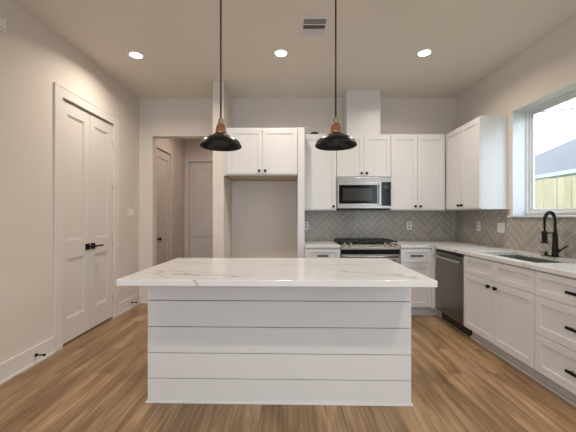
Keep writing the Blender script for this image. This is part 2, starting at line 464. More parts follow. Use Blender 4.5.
# local frame for objects on the left wall: local -y -> +X, local x -> +Y  (rotation +90deg)
lw = (DY1 - DY0 - 0.012) / 2
d1 = struct_empty('door_1', 'nearer white panelled closet door of the pair on the left wall', 'door', (XL, DY0 + 0.004, 0.018), R(90))
panel_door(MB(), lw, 2.405, 0.012).build('door_leaf', M['door'], d1, 0.0015)
h = MB().box(lw-0.075, lw-0.009, 0.003, 0.012, 0.892, 0.958).cyl((lw-0.042, 0.003, 0.925), (lw-0.042, -0.033, 0.925), 0.010)
h.box(lw-0.052, lw+0.02, -0.043, -0.030, 0.917, 0.933)
h.build('door_handle', M['black'], d1, 0.001)['label'] = 'black handle on square plate'
hinges(d1, 0.0, 0.012, (0.25, 0.95, 1.65, 2.2))
d2 = struct_empty('door_2', 'farther white panelled closet door of the pair on the left wall', 'door', (XL, DY0 + 0.008 + lw, 0.018), R(90))
panel_door(MB(), lw, 2.405, 0.012).build('door_leaf', M['door'], d2, 0.0015)
h = MB().box(0.012, 0.078, 0.003, 0.012, 0.892, 0.958).cyl((0.045, 0.003, 0.925), (0.045, -0.033, 0.925), 0.010)
h.box(0.035, 0.16, -0.043, -0.030, 0.917, 0.933)
h.build('door_handle', M['black'], d2, 0.001)['label'] = 'black lever handle on square plate'
hinges(d2, lw, 0.012, (0.25, 0.95, 1.65, 2.2))

def casing(name, label, loc, rz, wd, ht, cw=0.10, t=0.014, left=True):
    """flat casing round an opening; local x 0..wd is the opening, face at y=0"""
    m = MB()
    if left: m.box(-cw, 0, -t, 0, 0, ht + cw)
    m.box(wd, wd + cw, -t, 0, 0, ht + cw)
    m.box(0, wd, -t, 0, ht, ht + cw)
    # outer back-band
    m.box(wd + cw - 0.012, wd + cw, -t-0.003, -t, 0, ht + cw)
    if left: m.box(-cw, -cw + 0.012, -t-0.003, -t, 0, ht + cw)
    m.box(-cw if left else 0, wd + cw, -t-0.003, -t, ht + cw - 0.012, ht + cw)
    o = m.build(name, M['trim'], None, 0.0015, loc, rz)
    return struct(o, label, 'trim')
casing('trim_1', 'flat white casing round the closet doors on the left wall', (XL, DY0, 0), R(90), DY1 - DY0, DZ)

# hallway doors
d3 = struct_empty('door_3', 'narrow door on the left side of the dim hallway', 'door', (XL, HY0 + 0.005, 0.015), R(90))
panel_door(MB(), HY1 - HY0 - 0.01, 2.405, 0.012).build('door_leaf', M['door'], d3, 0.0015)
MB().cyl((0.07, 0.012, 0.88), (0.07, -0.03, 0.88), 0.012).cyl((0.07, -0.03, 0.88), (0.07, -0.055, 0.88), 0.027).build('door_knob', M['black'], d3)['label'] = 'round black knob'
hinges(d3, HY1 - HY0 - 0.01, 0.012, (0.25, 1.2, 2.2))
casing('trim_2', 'casing round the side door in the hallway', (XL, HY0, 0), R(90), HY1 - HY0, DZ, 0.09)
d4 = struct_empty('door_4', 'panelled door closing the far end of the hallway', 'door', (HBX0 + 0.005, HY, 0.015), 0)
panel_door(MB(), HBX1 - HBX0 - 0.01, 2.405, 0.012).build('door_leaf', M['door'], d4, 0.0015)
hinges(d4, 0.0, 0.012, (0.25, 1.0, 1.6, 2.2))
MB().cyl((0.70, 0.012, 0.9), (0.70, -0.03, 0.9), 0.012).cyl((0.70, -0.03, 0.9), (0.70, -0.055, 0.9), 0.027).build('door_knob', M['black'], d4)
casing('trim_3', 'casing round the door at the hallway end', (HBX0, HY, 0), 0, HBX1 - HBX0, DZ, 0.085)

# baseboards
def bb(name, label, boxes, shoes):
    m = MB()
    for b in boxes: m.box(*b)
    for b in shoes: m.box(*b)
    struct(m.build(name, M['trim'], None, 0.002), label, 'baseboard')
T = 0.013; BH = 0.15
bb('baseboard_left', 'white baseboard along the left wall',
   [(XL, XL+T, YR, DY0-0.10, 0, BH), (XL, XL+T, DY1+0.10, YB, 0, BH), (XL, XL+T, YB+0.13, HY0-0.09, 0, BH)],
   [(XL+T, XL+T+0.010, YR, DY0-0.10, 0, 0.018), (XL+T, XL+T+0.010, DY1+0.10, YB-T, 0, 0.018)])
bb('baseboard_back', 'white baseboard on the short wall left of the hallway',
   [(XL+T, OX0, YB-T, YB, 0, BH), (OX0, OX0+T, YB-T, YB+0.13, 0, BH), (-0.81, 0.12, YB-T, YB, 0, BH)],
   [(XL+T, OX0, YB-T-0.014, YB-T, 0, 0.018)])
bb('baseboard_partition', 'white baseboard round the narrow wall end',
   [(-0.97-T, -0.83, 3.87-T, 3.87, 0, BH), (-0.97-T, -0.97, 3.87, YB+0.13, 0, BH)], [])
bb('baseboard_right', 'white baseboard of the right wall behind the camera', [(XR-T, XR, YR, 1.40, 0, BH)], [])

# window ----------------------------------------------------------------------
wn_ = struct_empty('window_1', 'white framed window above the sink on the right wall', 'window', (XR, WY0, WZ0), 0)
WW, WH = WY1 - WY0, WZ1 - WZ0
def ring(m, x0, x1, y0, y1, z0, z1, b):
    m.cells([y0, y0+b, y1-b, y1], [z0, z0+b, z1-b, z1], lambda i, j: not (i == 1 and j == 1), lambda u, v, d: (d, u, v), x0, x1)
m = MB(); ring(m, 0.14, 0.21, 0.002, WW-0.002, 0.002, WH-0.002, 0.028); ring(m, 0.162, 0.20, 0.030, WW-0.030, 0.030, WH-0.030, 0.022)
m.build('window_frame', M['vinyl'], wn_, 0.002)
m = MB(); ring(m, 0.175, 0.195, 0.052, WW-0.052, 0.052, WH-0.052, 0.018); m.build('window_sash', M['vinyl'], wn_, 0.002)
MB().box(0.183, 0.187, 0.071, WW-0.071, 0.071, WH-0.071).build('window_pane', M['pane'], wn_)
m = MB(); m.cells([0.001, 0.012, WW-0.012, WW-0.001], [0.001, WH-0.012, WH-0.001], lambda i, j: not (i == 1 and j == 0), lambda u, v, d: (d, u, v), 0.0, 0.14)
m.build('window_jamb', M['vinyl'], wn_)
MB().box(-0.03, 0.14, -0.03, WW+0.03, -0.017, 0.0).build('window_sill', M['vinyl'], wn_, 0.003)

w2 = struct_empty('added_window', 'unseen wide window added for daylight, right wall behind the viewer', 'window', (XR, -1.9, 0.88), 0)  # added out of view to light ceiling and floor on the right
m = MB(); ring(m, 0.14, 0.21, 0.002, 2.398, 0.002, WZ1-0.88-0.002, 0.05); m.build('window_frame', M['vinyl'], w2, 0.002)
MB().box(0.183, 0.187, 0.052, 2.348, 0.052, WZ1-0.88-0.052).build('window_pane', M['pane'], w2)

# ------------------------------------------------------------------ outside
struct(MB().box(2.72, 40, -15, 45, -0.3, -0.12).build('ground', M['ground']), 'grass yard beyond the window', 'ground')
fe = thing('wooden_fence', 'pale yellow board fence outside the window', 'fence', (5.0, 0, -0.12))
m = MB(); y = -4.0
while y < 17:
    wdt = 0.138
    zt = 2.12 + random.uniform(-0.008, 0.008)
    m.box(random.uniform(-0.004, 0.004), 0.02, y, y + wdt, 0, zt); y += 0.143
m.build('fence_boards', M['fence'], fe)
for z in (0.35, 1.05, 1.75): MB().box(0.022, 0.06, -4, 17, z, z + 0.09).build('fence_rail', M['fence'], fe)
for k in range(9): MB().box(0.022, 0.11, -4 + k*2.6, -3.91 + k*2.6, 0, 2.0).build('fence_post', M['fence'], fe)

ho = thing('neighbor_house', 'grey shingled hip-roofed house beyond the fence', 'house', (9.4, 4.0, -0.12))
EZ = 2.76 + 0.12
MB().box(0.0, 7.0, -8.0, 11.6, 0, EZ - 0.05).build('house_wall', M['siding'], ho)
# hip roof: eaves at x -0.4..7.4, y -8.4..12 ; pitch 0.57
rx0, rx1, ry0, ry1, pz = -0.4, 7.4, -8.4, 12.0, 0.57
hw = (rx1 - rx0) / 2; rz = EZ + hw * pz
rv = [(rx0,ry0,EZ),(rx1,ry0,EZ),(rx1,ry1,EZ),(rx0,ry1,EZ),(rx0+hw,ry0+hw,rz),(rx0+hw,ry1-hw,rz)]
MB().add(rv, [(0,3,2,1),(0,1,4),(1,2,5,4),(2,3,5),(3,0,4,5)]).build('house_roof', M['roof'], ho)
MB().box(rx0-0.10, rx0, ry0, ry1, EZ-0.13, EZ+0.0).box(rx0, rx1, ry1, ry1+0.10, EZ-0.13, EZ).build('house_gutter', M['gutter'], ho)
MB().box(rx0, rx1, ry0, ry1, EZ-0.05, EZ-0.002).build('house_soffit', M['siding'], ho)
# overhead wire, seen against the sky
pts = []
for i in range(25):
    t = i / 24; y = 3 + 17*t
    pts.append((8.0, y, 4.63 + 0.252*(y-9.68)))
pl = MB().tube(pts, 0.019, 8).build('power_line', M['cord'])
tag(pl, 'thin overhead wire crossing the sky outside the window', 'power line')

# ------------------------------------------------------------------ cabinets
def shaker(wd, ht, rail=0.058, t=0.020, rec=0.008):
    """front with a recessed panel; local x 0..wd, z 0..ht, front face y=-t, back y=0"""
    m = MB()
    m.cells([0, rail, wd-rail, wd], [0, rail, ht-rail, ht], lambda i, j: not (i == 1 and j == 1), lambda u, v, d: (u, d, v), -t, -t+rec)
    m.box(0, wd, -t+rec, 0, 0, ht)
    return m
def knob(parent, x, z, y=-0.020):
    o = MB().cyl((x, y, z), (x, y-0.014, z), 0.007, n=12).cyl((x, y-0.014, z), (x, y-0.028, z), 0.016, 0.0175, n=18).build('knob', M['black'], parent, 0.001)
    o['label'] = 'small round black knob'
def bar(parent, x, z, ln=0.16, y=-0.020):
    m = MB()
    for s in (-1, 1): m.box(x+s*(ln/2-0.022)-0.005, x+s*(ln/2-0.022)+0.005, y-0.024, y, z-0.005, z+0.005)
    m.box(x-ln/2, x+ln/2, y-0.034, y-0.022, z-0.0095, z+0.0095)
    o = m.build('handle', M['black'], parent, 0.001); o['label'] = 'black bar handle'
def front(parent, name, x0, x1, z0, z1, rail=0.058, kn=None, br=None):
    g = 0.0016
    o = shaker(x1-x0-2*g, z1-z0-2*g, rail).build(name, M['cab'], parent, 0.0012, (x0+g, 0, z0+g))
    if kn: knob(o, kn[0]-x0-g, kn[1]-z0-g)
    if br: bar(o, (x1-x0)/2-g, (z1-z0)/2-g, br)
    return o
def cab_body(parent, wd, dp, z0, z1, toe=True, open_top=False):
    t = 0.018
    if open_top:        # a carcass with no top, for the sink
        m = MB().box(0, t, 0.001, dp, z0, z1).box(wd-t, wd, 0.001, dp, z0, z1).box(t, wd-t, dp-t, dp, z0, z1)
        m.box(t, wd-t, 0.001, dp-t, z0, z0+t).box(t, wd-t, 0.001, 0.02, z1-0.05, z1)
    else:
        m = MB().box(0, wd, 0.001, dp, z0, z1)
    b = m.build('body', M['cab'], parent, 0.001)
    if toe:
        MB().box(0, wd, 0.07, 0.085, 0, z0).box(0, wd, 0.055, 0.07, 0, 0.022).build('toe_kick', M['toe'], parent)
    return b
Z0, ZA, ZB, ZT = 0.125, 0.405, 0.690, 0.868       # lines between the fronts of the drawer stacks

# base cabinets on the right run: local x runs towards the camera (-Y)
def right_cab(label, y_far, y_near):
    return thing('base_cabinet', label, 'cabinet', (XF, y_far, 0), R(-90)), y_far - y_near
DEP = XR - XF - 0.002
c, W = right_cab('white two-door sink base cabinet between dishwasher and drawers', 3.160, 2.252)
cab_body(c, W, DEP, 0.115, CB, open_top=True)
front(c, 'door', 0, W/2, Z0, ZB, kn=(W/2-0.045, ZB-0.055)); front(c, 'door', W/2, W, Z0, ZB, kn=(W/2+0.045, ZB-0.055))
front(c, 'drawer_front', 0, W/2, ZB, ZT, 0.045); front(c, 'drawer_front', W/2, W, ZB, ZT, 0.045)
c, W = right_cab('white three-drawer base cabinet nearest the camera, right edge', 2.250, 1.49)
cab_body(c, W, DEP, 0.115, CB)
for a, b, r_ in ((Z0, ZA, 0.058), (ZA, ZB, 0.058), (ZB, ZT, 0.045)): front(c, 'drawer', 0, W, a, b, r_, br=0.20)

# corner filler and blind corner box
c = thing('corner_cabinet', 'plain white corner filler between dishwasher and drawer cabinet', 'cabinet', (1.815, YF, 0))
MB().box(0.0, XR-1.815-0.002, 0.0, YB-YF-0.002, 0.115, CB).box(0.0, 0.055, -0.045, 0.0, 0.115, CB).build('body', M['cab'], c, 0.001)
MB().box(0, 0.13, 0.07, 0.085, 0, 0.115).box(0, 0.11, 0.055, 0.07, 0, 0.022).box(0.118, 0.133, -0.045, 0.07, 0, 0.115).build('toe_kick', M['toe'], c)

# back run base cabinets
c = thing('base_cabinet', 'white narrow base cabinet left of the cooker', 'cabinet', (0.215, YF, 0)); W = 0.448
cab_body(c, W, YB-YF-0.002, 0.115, CB)
front(c, 'drawer', 0, W, ZB, ZT, 0.045, br=0.14); front(c, 'door', 0, W, Z0, ZB, kn=(W-0.045, ZB-0.055))
c = thing('base_cabinet', 'white narrow base cabinet right of the cooker', 'cabinet', (1.428, YF, 0)); W = 0.385
cab_body(c, W, YB-YF-0.002, 0.115, CB)
front(c, 'drawer', 0, W, ZB, ZT, 0.045, br=0.16); front(c, 'door', 0, W, Z0, ZB, kn=(0.045, ZB-0.055))

# upper cabinets
UD = 0.33
def upper(label, x0, x1, z0, z1, y0, splits, knobs, dep):
    c = thing('upper_cabinet', label, 'cabinet', (x0, y0, z0))
    MB().box(0, x1-x0, 0.001, dep, 0, z1-z0).build('body', M['cab'], c, 0.001)
    for (a, b), k in zip(splits, knobs):
        front(c, 'door', a, b, 0.012, z1-z0-0.022, kn=(k, 0.055))
    return c
yu = YB - UD
upper('tall single-door white upper cabinet left of the microwave', 0.215, 0.662, UB, UT, yu, [(0, 0.445)], [0.40], UD-0.001)
upper('short two-door white upper cabinet above the microwave', 0.664, 1.399, 1.806, UT, yu, [(0, 0.3675), (0.3675, 0.735)], [0.332, 0.403], UD-0.001)
upper('tall two-door white upper cabinet right of the microwave', 1.401, 2.148, UB, UT, yu, [(0, 0.360), (0.360, 0.720)], [0.325, 0.395], UD-0.001)
c = thing('upper_cabinet', 'white two-door upper cabinet on the right wall beside the window', 'cabinet', (2.176, 4.098, UB), R(-90)); W = 4.098-3.378
MB().box(0, W, 0.001, XR-2.176-0.001, 0, 2.414-UB).build('body', M['cab'], c, 0.001)
front(c, 'door', 0, W/2, 0.012, 2.414-UB-0.022, kn=(W/2-0.035, 0.055)); front(c, 'door', W/2, W, 0.012, 2.414-UB-0.022, kn=(W/2+0.035, 0.055))

# cabinet over the fridge recess and its side panel
FY = 3.87; FZ = 1.804
c = thing('fridge_cabinet', 'deep two-door white cabinet above the empty fridge recess', 'cabinet', (-0.828, FY, FZ)); W = 0.952
dp = YB-FY-0.002
MB().box(0, W, 0.001, dp, 0.02, 2.42-FZ).box(0, W, 0.001, 0.02, 0, 0.02).build('body', M['cab'], c, 0.001)
o = MB().box(0.0, 0.018, 0.021, dp, -0.004, 0.0195).box(0.018, W, dp-0.018, dp, -0.004, 0.0195).build('under_rail', M['ply'], c)
o['label'] = 'raw brown wood edge under the cabinet'
MB().box(0.019, W-0.001, 0.021, dp-0.019, 0.012, 0.0195).build('under_panel', M['birch'], c)
front(c, 'door', 0.045, 0.498, 0.016, 2.42-FZ-0.022, kn=(0.46, 0.055)); front(c, 'door', 0.498, W-0.002, 0.016, 2.42-FZ-0.022, kn=(0.536, 0.055))
sp = MB().box(0.126, 0.213, FY-0.019, YB-0.002, 0, 2.42).build('side_panel', M['cab'], None, 0.001)
tag(sp, 'tall white side panel right of the fridge recess', 'panel')

# duct box over the microwave cabinet
db = MB().box(0.81, 1.275, 4.135, YB-0.001, UT+0.001, ZC-0.001).build('duct_cover', M['cab'], None, 0.001)
tag(db, 'white boxed duct cover rising from cabinet to ceiling', 'duct cover')
cp = MB().lathe([(0.0, 0.050), (0.03, 0.047), (0.055, 0.034), (0.075, 0.008), (0.078, 0.0), (0.0, 0.0)], (0.37, 4.185, UT+0.001), 28).build('domed_cap', M['dark'])
tag(cp, 'small dark domed cap lying on top of upper cabinet', 'cap')

# ------------------------------------------------------------------ worktops
ident = lambda u, v, d: (u, v, d)
xs = [1.428, XF-0.028, 1.94, 2.38, XR]; ys = [1.46, 2.34, 3.09, YF-0.028, YB]
# L-shaped slab with the sink cut-out
def filled(i, j):
    if i == 0: return j == 3
    if i == 2 and j == 1: return False
    return True
ct = MB().cells(xs, ys, filled, ident, CB+0.0005, CT).build('countertop', M['quartz'], None, 0.003)
tag(ct, 'white quartz worktop turning the corner and holding the sink', 'countertop')
ct = MB().box(0.2145, 0.662, YF-0.028, YB, CB+0.0005, CT).build('countertop', M['quartz'], None, 0.003)
tag(ct, 'short piece of white quartz worktop left of the cooker', 'countertop')

# sink bowl
sk = thing('kitchen_sink', 'dark steel undermount sink set in the right worktop', 'sink', (1.94, 2.34, 0.66))
m = MB().cells([0, 0.012, 0.428, 0.44], [0, 0.012, 0.738, 0.75], lambda i, j: not (i == 1 and j == 1), ident, 0, CB-0.66-0.0005)
m.box(0.012, 0.428, 0.012, 0.738, 0, 0.008)
m.build('basin', M['sink'], sk)
MB().cyl((0.22, 0.375, 0.0085), (0.22, 0.375, 0.013), 0.045, 0.04).build('drain', M['dark'], sk)

# ------------------------------------------------------------------ herringbone tile
def clip(poly, f):
    out = []
    n = len(poly)
    for i in range(n):
        a, b = poly[i], poly[(i+1) % n]; fa, fb = f(a), f(b)
        if fa >= 0: out.append(a)
        if (fa >= 0) != (fb >= 0):
            t = fa/(fa-fb); out.append((a[0]+(b[0]-a[0])*t, a[1]+(b[1]-a[1])*t))
    return out
def herring(u0, u1, rects, fn, name, label, ou=0.0, ov=0.0):
    Wt, n = 0.0735, 4; g = 0.0021
    mb = MB(); tones = []
    c45 = math.sqrt(0.5)
    K = int((u1-u0)/(Wt*n*math.sqrt(2))) + 3
    for rect_i, (ra, rb, rc, rd) in enumerate(rects):
        for b_ in range(-2, K+1):
            for a_ in range(-12, 16):
                for kind in (0, 1):
                    if kind == 0: x0, x1, y0, y1 = 0, n, 0, 1
                    else: x0, x1, y0, y1 = n, n+1, 1-n, 1
                    sx, sy = a_ + n*b_, a_ - n*b_
                    q = [((x0+sx)*Wt+g, (y0+sy)*Wt+g), ((x1+sx)*Wt-g, (y0+sy)*Wt+g), ((x1+sx)*Wt-g, (y1+sy)*Wt-g), ((x0+sx)*Wt+g, (y1+sy)*Wt-g)]
                    p = [((x-y)*c45 + u0 + ou, (x+y)*c45 + ov + 0.9) for x, y in q]
                    for f in (lambda s: s[0]-ra, lambda s: rb-s[0], lambda s: s[1]-rc, lambda s: rd-s[1]):
                        if len(p) < 3: break
                        p = clip(p, f)
                    if len(p) < 3: continue
                    ar = abs(sum(p[i][0]*p[(i+1)%len(p)][1]-p[(i+1)%len(p)][0]*p[i][1] for i in range(len(p))))/2
                    if ar < 2e-5: continue
                    rr = random.Random(a_*131 + b_*17 + kind*7).random()
                    nf = len(mb.f); mb.prism(p, fn, 0.0, 0.0035); tones += [rr]*(len(mb.f)-nf)
    root = thing('tile_backsplash', label, 'backsplash')
    o = mb.build('tiles', M['tile'], root)
    at = o.data.attributes.new('tone', 'FLOAT', 'FACE')
    for i, t in enumerate(tones): at.data[i].value = t
    gm = MB()
    for (ra, rb, rc, rd) in rects: gm.prism([(ra, rc), (rb, rc), (rb, rd), (ra, rd)], fn, -0.0035, 0.0024)
    gm.build('grout', M['grout'], root)
    return root
# back wall (u = X) and right wall (u = -Y, so that it runs towards the camera)
herring(0.2145, XR-0.008, [(0.2145, XR-0.008, CT+0.0008, UB-0.001)], lambda u, v, d: (u, YB-0.0045-d, v), 'b', 'grey herringbone tile behind the cooker', ou=-0.23, ov=0.05)
SP = WZ0-0.0175
herring(-(YB-0.0005), -1.46, [(-(YB-0.0005), -1.46, CT+0.0008, SP), (-(YB-0.0005), -(WY1+0.031), SP, UB-0.001), (-(WY0-0.031), -1.46, SP, UB-0.001)],
        lambda u, v, d: (XR-0.0045-d, -u, v), 'r', 'grey herringbone tile along the right wall under the window', ou=0.07, ov=0.03)

# ------------------------------------------------------------------ island
IR = R(-1.15); IX, IY = -0.066, 2.040
isl = thing('kitchen_island', 'white shiplap-clad kitchen island base in the foreground', 'kitchen island', (IX, IY, 0), IR)
hw_, idp = 0.897, 0.56
MB().box(-hw_+0.0125, hw_-0.0125, 0.0125, idp-0.001, 0.0, CB-0.001).build('body', M['gap'], isl)
m = MB()
zz = [0.0, 0.164, 0.338, 0.518, 0.698, CB-0.001]
for a, b in zip(zz[:-1], zz[1:]):
    e = 0.005 if a > 0 else 0
    m.box(-hw_, hw_, 0, 0.012, a+e, b)
    m.box(-hw_, -hw_+0.012, 0.012, idp, a+e, b); m.box(hw_-0.012, hw_, 0.012, idp, a+e, b)
m.build('shiplap_boards', M['shiplap'], isl, 0.0012)
m = MB().box(-hw_-0.011, hw_+0.011, -0.011, 0, 0, 0.013).box(-hw_-0.011, -hw_, 0, idp, 0, 0.013).box(hw_, hw_+0.011, 0, idp, 0, 0.013)
m.build('base_shoe', M['shiplap'], isl, 0.003)
W = 2*hw_/3
bk = MB().box(-hw_, hw_, idp, idp+0.018, 0.1, CB-0.001).build('back_panel', M['shiplap'], isl)
st = MB().box(-0.9125, 0.9125, -0.34, 0.572, 0, CT-CB).build('island_countertop', M['slab'], None, 0.003, (IX, IY, CB), IR)
tag(st, 'white veined quartz slab covering the kitchen island', 'countertop')

# ------------------------------------------------------------------ appliances
# microwave
mw = thing('microwave_oven', 'stainless steel microwave mounted under the short cabinet', 'microwave', (0.666, 4.075, 1.386)); W = 0.729; H = 0.418
MB().box(0, W, 0.0, YB-4.075-0.012, 0.0, H).build('body', M['steel'], mw, 0.003)
m = MB().cells([0, 0.022, 0.540, 0.598], [0.035, 0.062, 0.315, 0.352], lambda i, j: not (i == 1 and j == 1), lambda u, v, d: (u, d, v), -0.022, -0.001)
dr = m.build('door', M['steel'], mw, 0.002)
m = MB().cells([0.0222, 0.075, 0.475, 0.5398], [0.0622, 0.105, 0.272, 0.3148], lambda i, j: not (i == 1 and j == 1), lambda u, v, d: (u, d, v), -0.019, -0.001)
m.build('door_window', M['blackglass'], dr)
MB().box(0.0752, 0.4748, -0.017, -0.001, 0.1052, 0.2718).build('door_screen', M['greyglass'], dr)
MB().box(0.556, 0.586, -0.052, -0.036, 0.055, 0.325).box(0.562, 0.580, -0.036, -0.022, 0.06, 0.08).box(0.562, 0.580, -0.036, -0.022, 0.30, 0.32).build('handle', M['steel'], dr, 0.004)
cpn = MB().box(0.602, W-0.010, -0.022, -0.001, 0.035, 0.352).build('control_panel', M['blackglass'], mw, 0.002)
m = MB()
for i in range(3):
    for j in range(5): m.box(0.628+i*0.024, 0.644+i*0.024, -0.0235, -0.0221, 0.07+j*0.032, 0.09+j*0.032)
m.build('buttons', M['dark'], cpn)
MB().box(0.628, 0.692, -0.0235, -0.0221, 0.27, 0.31).build('display', M['greyglass'], cpn)
MB().box(0, W, -0.022, -0.001, 0.0, 0.034).build('bottom_strip', M['steel'], mw, 0.002)
MB().box(0, W, -0.022, -0.001, 0.353, H-0.001).build('top_strip', M['steel'], mw, 0.002)
MB().box(0.04, W-0.04, 0.03, 0.3, -0.022, -0.0005).build('vent_grille', M['dark'], mw)

# cooker
rg = thing('gas_range', 'stainless steel gas cooker with black grates', 'cooker', (0.670, 3.80, 0)); W = 0.752; D = YB-3.80-0.010
MB().box(0, W, 0.03, D, 0.02, 0.895).build('body', M['darksteel'], rg, 0.002)
for a, b in ((0.03, 0.06), (W-0.03, 0.06), (0.03, D-0.06), (W-0.03, D-0.06)): MB().cyl((a, b, 0), (a, b, 0.02), 0.018, n=12).build('foot', M['dark'], rg)
MB().box(-0.001, W+0.001, 0.03, D, 0.895, 0.917).build('cooktop', M['blackglass'], rg, 0.002)
# sloped control panel
m = MB().prism([(0.0, 0.862), (0.03, 0.862), (0.05, 0.862), (0.05, 0.918), (0.042, 0.918), (0.0, 0.890)], lambda u, v, d: (d, u-0.012, v), 0.0, W)
pn = m.build('control_panel', M['steel'], rg, 0.001)
for x in (0.05, 0.125, 0.56, 0.64, 0.70): 
    kx = x
    MB().cyl((kx, 0.012, 0.903), (kx, -0.012, 0.934), 0.019, 0.016, n=20).build('knob', M['steel'], pn, 0.001)
MB().prism([(0.0055, 0.8945), (0.0305, 0.9115), (0.0295, 0.9125), (0.0045, 0.8958)], lambda u, v, d: (d, u-0.012, v), 0.21, 0.47).build('display', M['steel'], pn)
# grates: three cast-iron frames
for i in range(3):
    x0 = 0.015 + i*0.243; x1 = x0 + 0.236; y0, y1 = 0.075, D-0.03; z = 0.918; m = MB()
    hb = 0.012; zt = 0.958; zb = zt-0.016
    for (a, b, cc, d) in ((x0, x1, y0, y0+hb), (x0, x1, y1-hb, y1), (x0, x0+hb, y0, y1), (x1-hb, x1, y0, y1), (x0, x1, (y0+y1)/2-hb/2, (y0+y1)/2+hb/2)):
        m.box(a, b, cc, d, zb, zt)
    for yy in (y0+(y1-y0)*0.25, y0+(y1-y0)*0.75):
        m.box(x0, x0+0.075, yy-hb/2, yy+hb/2, zb, zt); m.box(x1-0.075, x1, yy-hb/2, yy+hb/2, zb, zt)
        xm = (x0+x1)/2
        m.box(xm-hb/2, xm+hb/2, yy+0.045, yy+0.12, zb, zt); m.box(xm-hb/2, xm+hb/2, yy-0.12, yy-0.045, zb, zt)
    for xx in (x0, x1-hb):
        for yy in (y0, y1-hb, (y0+y1)/2-hb/2): m.box(xx, xx+hb, yy, yy+hb, z, zb)
    m.build('grate', M['iron'], rg, 0.002)
    for yy in (y0+(y1-y0)*0.25, y0+(y1-y0)*0.75):
        MB().cyl(((x0+x1)/2, yy, 0.9172), ((x0+x1)/2, yy, 0.934), 0.045, 0.038).build('burner', M['iron'], rg)
od = MB().box(0.004, W-0.004, 0.0, 0.029, 0.20, 0.855).build('oven_door', M['steel'], rg, 0.003)
MB().box(0.006, W-0.006, -0.003, -0.0002, 0.795, 0.853).build('door_band', M['blackglass'], od)
MB().box(0.06, W-0.06, -0.003, -0.0002, 0.30, 0.72).build('door_window', M['blackglass'], od)
m = MB().tube([(0.04, -0.05, 0.772), (W-0.04, -0.05, 0.772)], 0.013, 14)
for x in (0.07, W-0.07): m.cyl((x, -0.05, 0.772), (x, 0.0, 0.772), 0.008, n=10)
m.build('handle', M['steel'], od)
MB().box(0.004, W-0.004, 0.004, 0.029, 0.045, 0.192).build('storage_drawer', M['steel'], rg, 0.003)

# dishwasher: local x runs towards the camera
dw = thing('dishwasher', 'dark stainless dishwasher under the right worktop', 'dishwasher', (XF, 3.772, 0), R(-90)); W = 0.604
MB().box(0.0, W, 0.03, 0.58, 0.10, 0.868).build('body', M['dark'], dw)
for a, b in ((0.05, 0.12), (W-0.05, 0.12), (0.05, 0.53), (W-0.05, 0.53)): MB().cyl((a, b, 0), (a, b, 0.10), 0.018, n=12).build('foot', M['dark'], dw)
dd = MB().box(0.004, W-0.004, -0.020, 0.029, 0.125, 0.840).build('door', M['darksteel'], dw, 0.004)
MB().box(0.004, W-0.004, -0.012, 0.029, 0.842, 0.866).build('control_strip', M['blackglass'], dw, 0.001)
m = MB().box(0.03, W-0.03, -0.062, -0.048, 0.775, 0.805)
for x in (0.045, W-0.06): m.box(x, x+0.015, -0.048, -0.020, 0.78, 0.80)
m.build('handle', M['steel'], dd, 0.003)
MB().box(0.004, W-0.004, 0.06, 0.075, 0.0, 0.10).build('kick_plate', M['dark'], dw)

# faucet -------------------------------------------------------------------------
FX, FYY = 2.395, 2.69
fa = thing('kitchen_faucet', 'black spring-neck pull-down faucet behind the sink', 'faucet', (FX, FYY, CT))
MB().box(-0.028, 0.028, -0.04, 0.13, 0, 0.006).build('deck_plate', M['black'], fa, 0.002)
m = MB().lathe([(0, 0.006), (0.027, 0.006), (0.027, 0.014), (0.0235, 0.02), (0.0235, 0.085), (0.021, 0.09), (0.0195, 0.20), (0.015, 0.215), (0.013, 0.235), (0.0, 0.235)], (0, 0, 0), 24)
m.build('body', M['black'], fa)
th = R(202); dx, dy = math.cos(th), math.sin(th); RE = 0.155
arc = []
for i in range(33):
    a = PI*i/32; arc.append((dx*RE/2*(1-math.cos(a)), dy*RE/2*(1-math.cos(a)), 0.315 + 0.082*math.sin(a)))
arc = [(0, 0, 0.225), (0, 0, 0.27)] + arc + [(dx*RE, dy*RE, 0.27), (dx*RE, dy*RE, 0.22)]
MB().tube(arc, 0.0075, 12).build('hose', M['black'], fa)
# coiled spring round the hose
def resample(pts, n):
    P = [Vector(p) for p in pts]; L = [0]
    for a, b in zip(P[:-1], P[1:]): L.append(L[-1]+(b-a).length)
    out = []; k = 0
    for i in range(n):
        s = L[-1]*i/(n-1)
        while k < len(P)-2 and L[k+1] < s: k += 1
        t = (s-L[k])/(L[k+1]-L[k]); out.append(P[k].lerp(P[k+1], min(1, t)))
    return out
cen = resample(arc[:-1], 400); sp_ = []; nrm = Vector((-dy, dx, 0))
for i, p in enumerate(cen):
    d = (cen[min(i+1, 399)]-cen[max(i-1, 0)]).normalized(); b_ = d.cross(nrm).normalized(); a = 2*PI*i/400*33
    sp_.append(p + (nrm*math.cos(a) + b_*math.sin(a))*0.0125)
MB().tube(sp_, 0.0028, 5).build('spring', M['black'], fa)
MB().cyl((dx*RE, dy*RE, 0.235), (dx*RE, dy*RE, 0.145), 0.0185, 0.020).cyl((dx*RE, dy*RE, 0.145), (dx*RE, dy*RE, 0.127), 0.020, 0.031).build('spray_head', M['black'], fa, 0.001)
MB().cyl((0, 0, 0.215), (dx*RE, dy*RE, 0.215), 0.005, n=10).cyl((dx*RE, dy*RE, 0.207), (dx*RE, dy*RE, 0.225), 0.023).build('holder_arm', M['black'], fa)
MB().cyl((0, -0.01, 0.055), (0, -0.045, 0.060), 0.013).tube([(0, -0.04, 0.060), (0.0, -0.085, 0.085), (0.0, -0.115, 0.108)], [0.007, 0.006, 0.007], 10).build('lever', M['black'], fa)
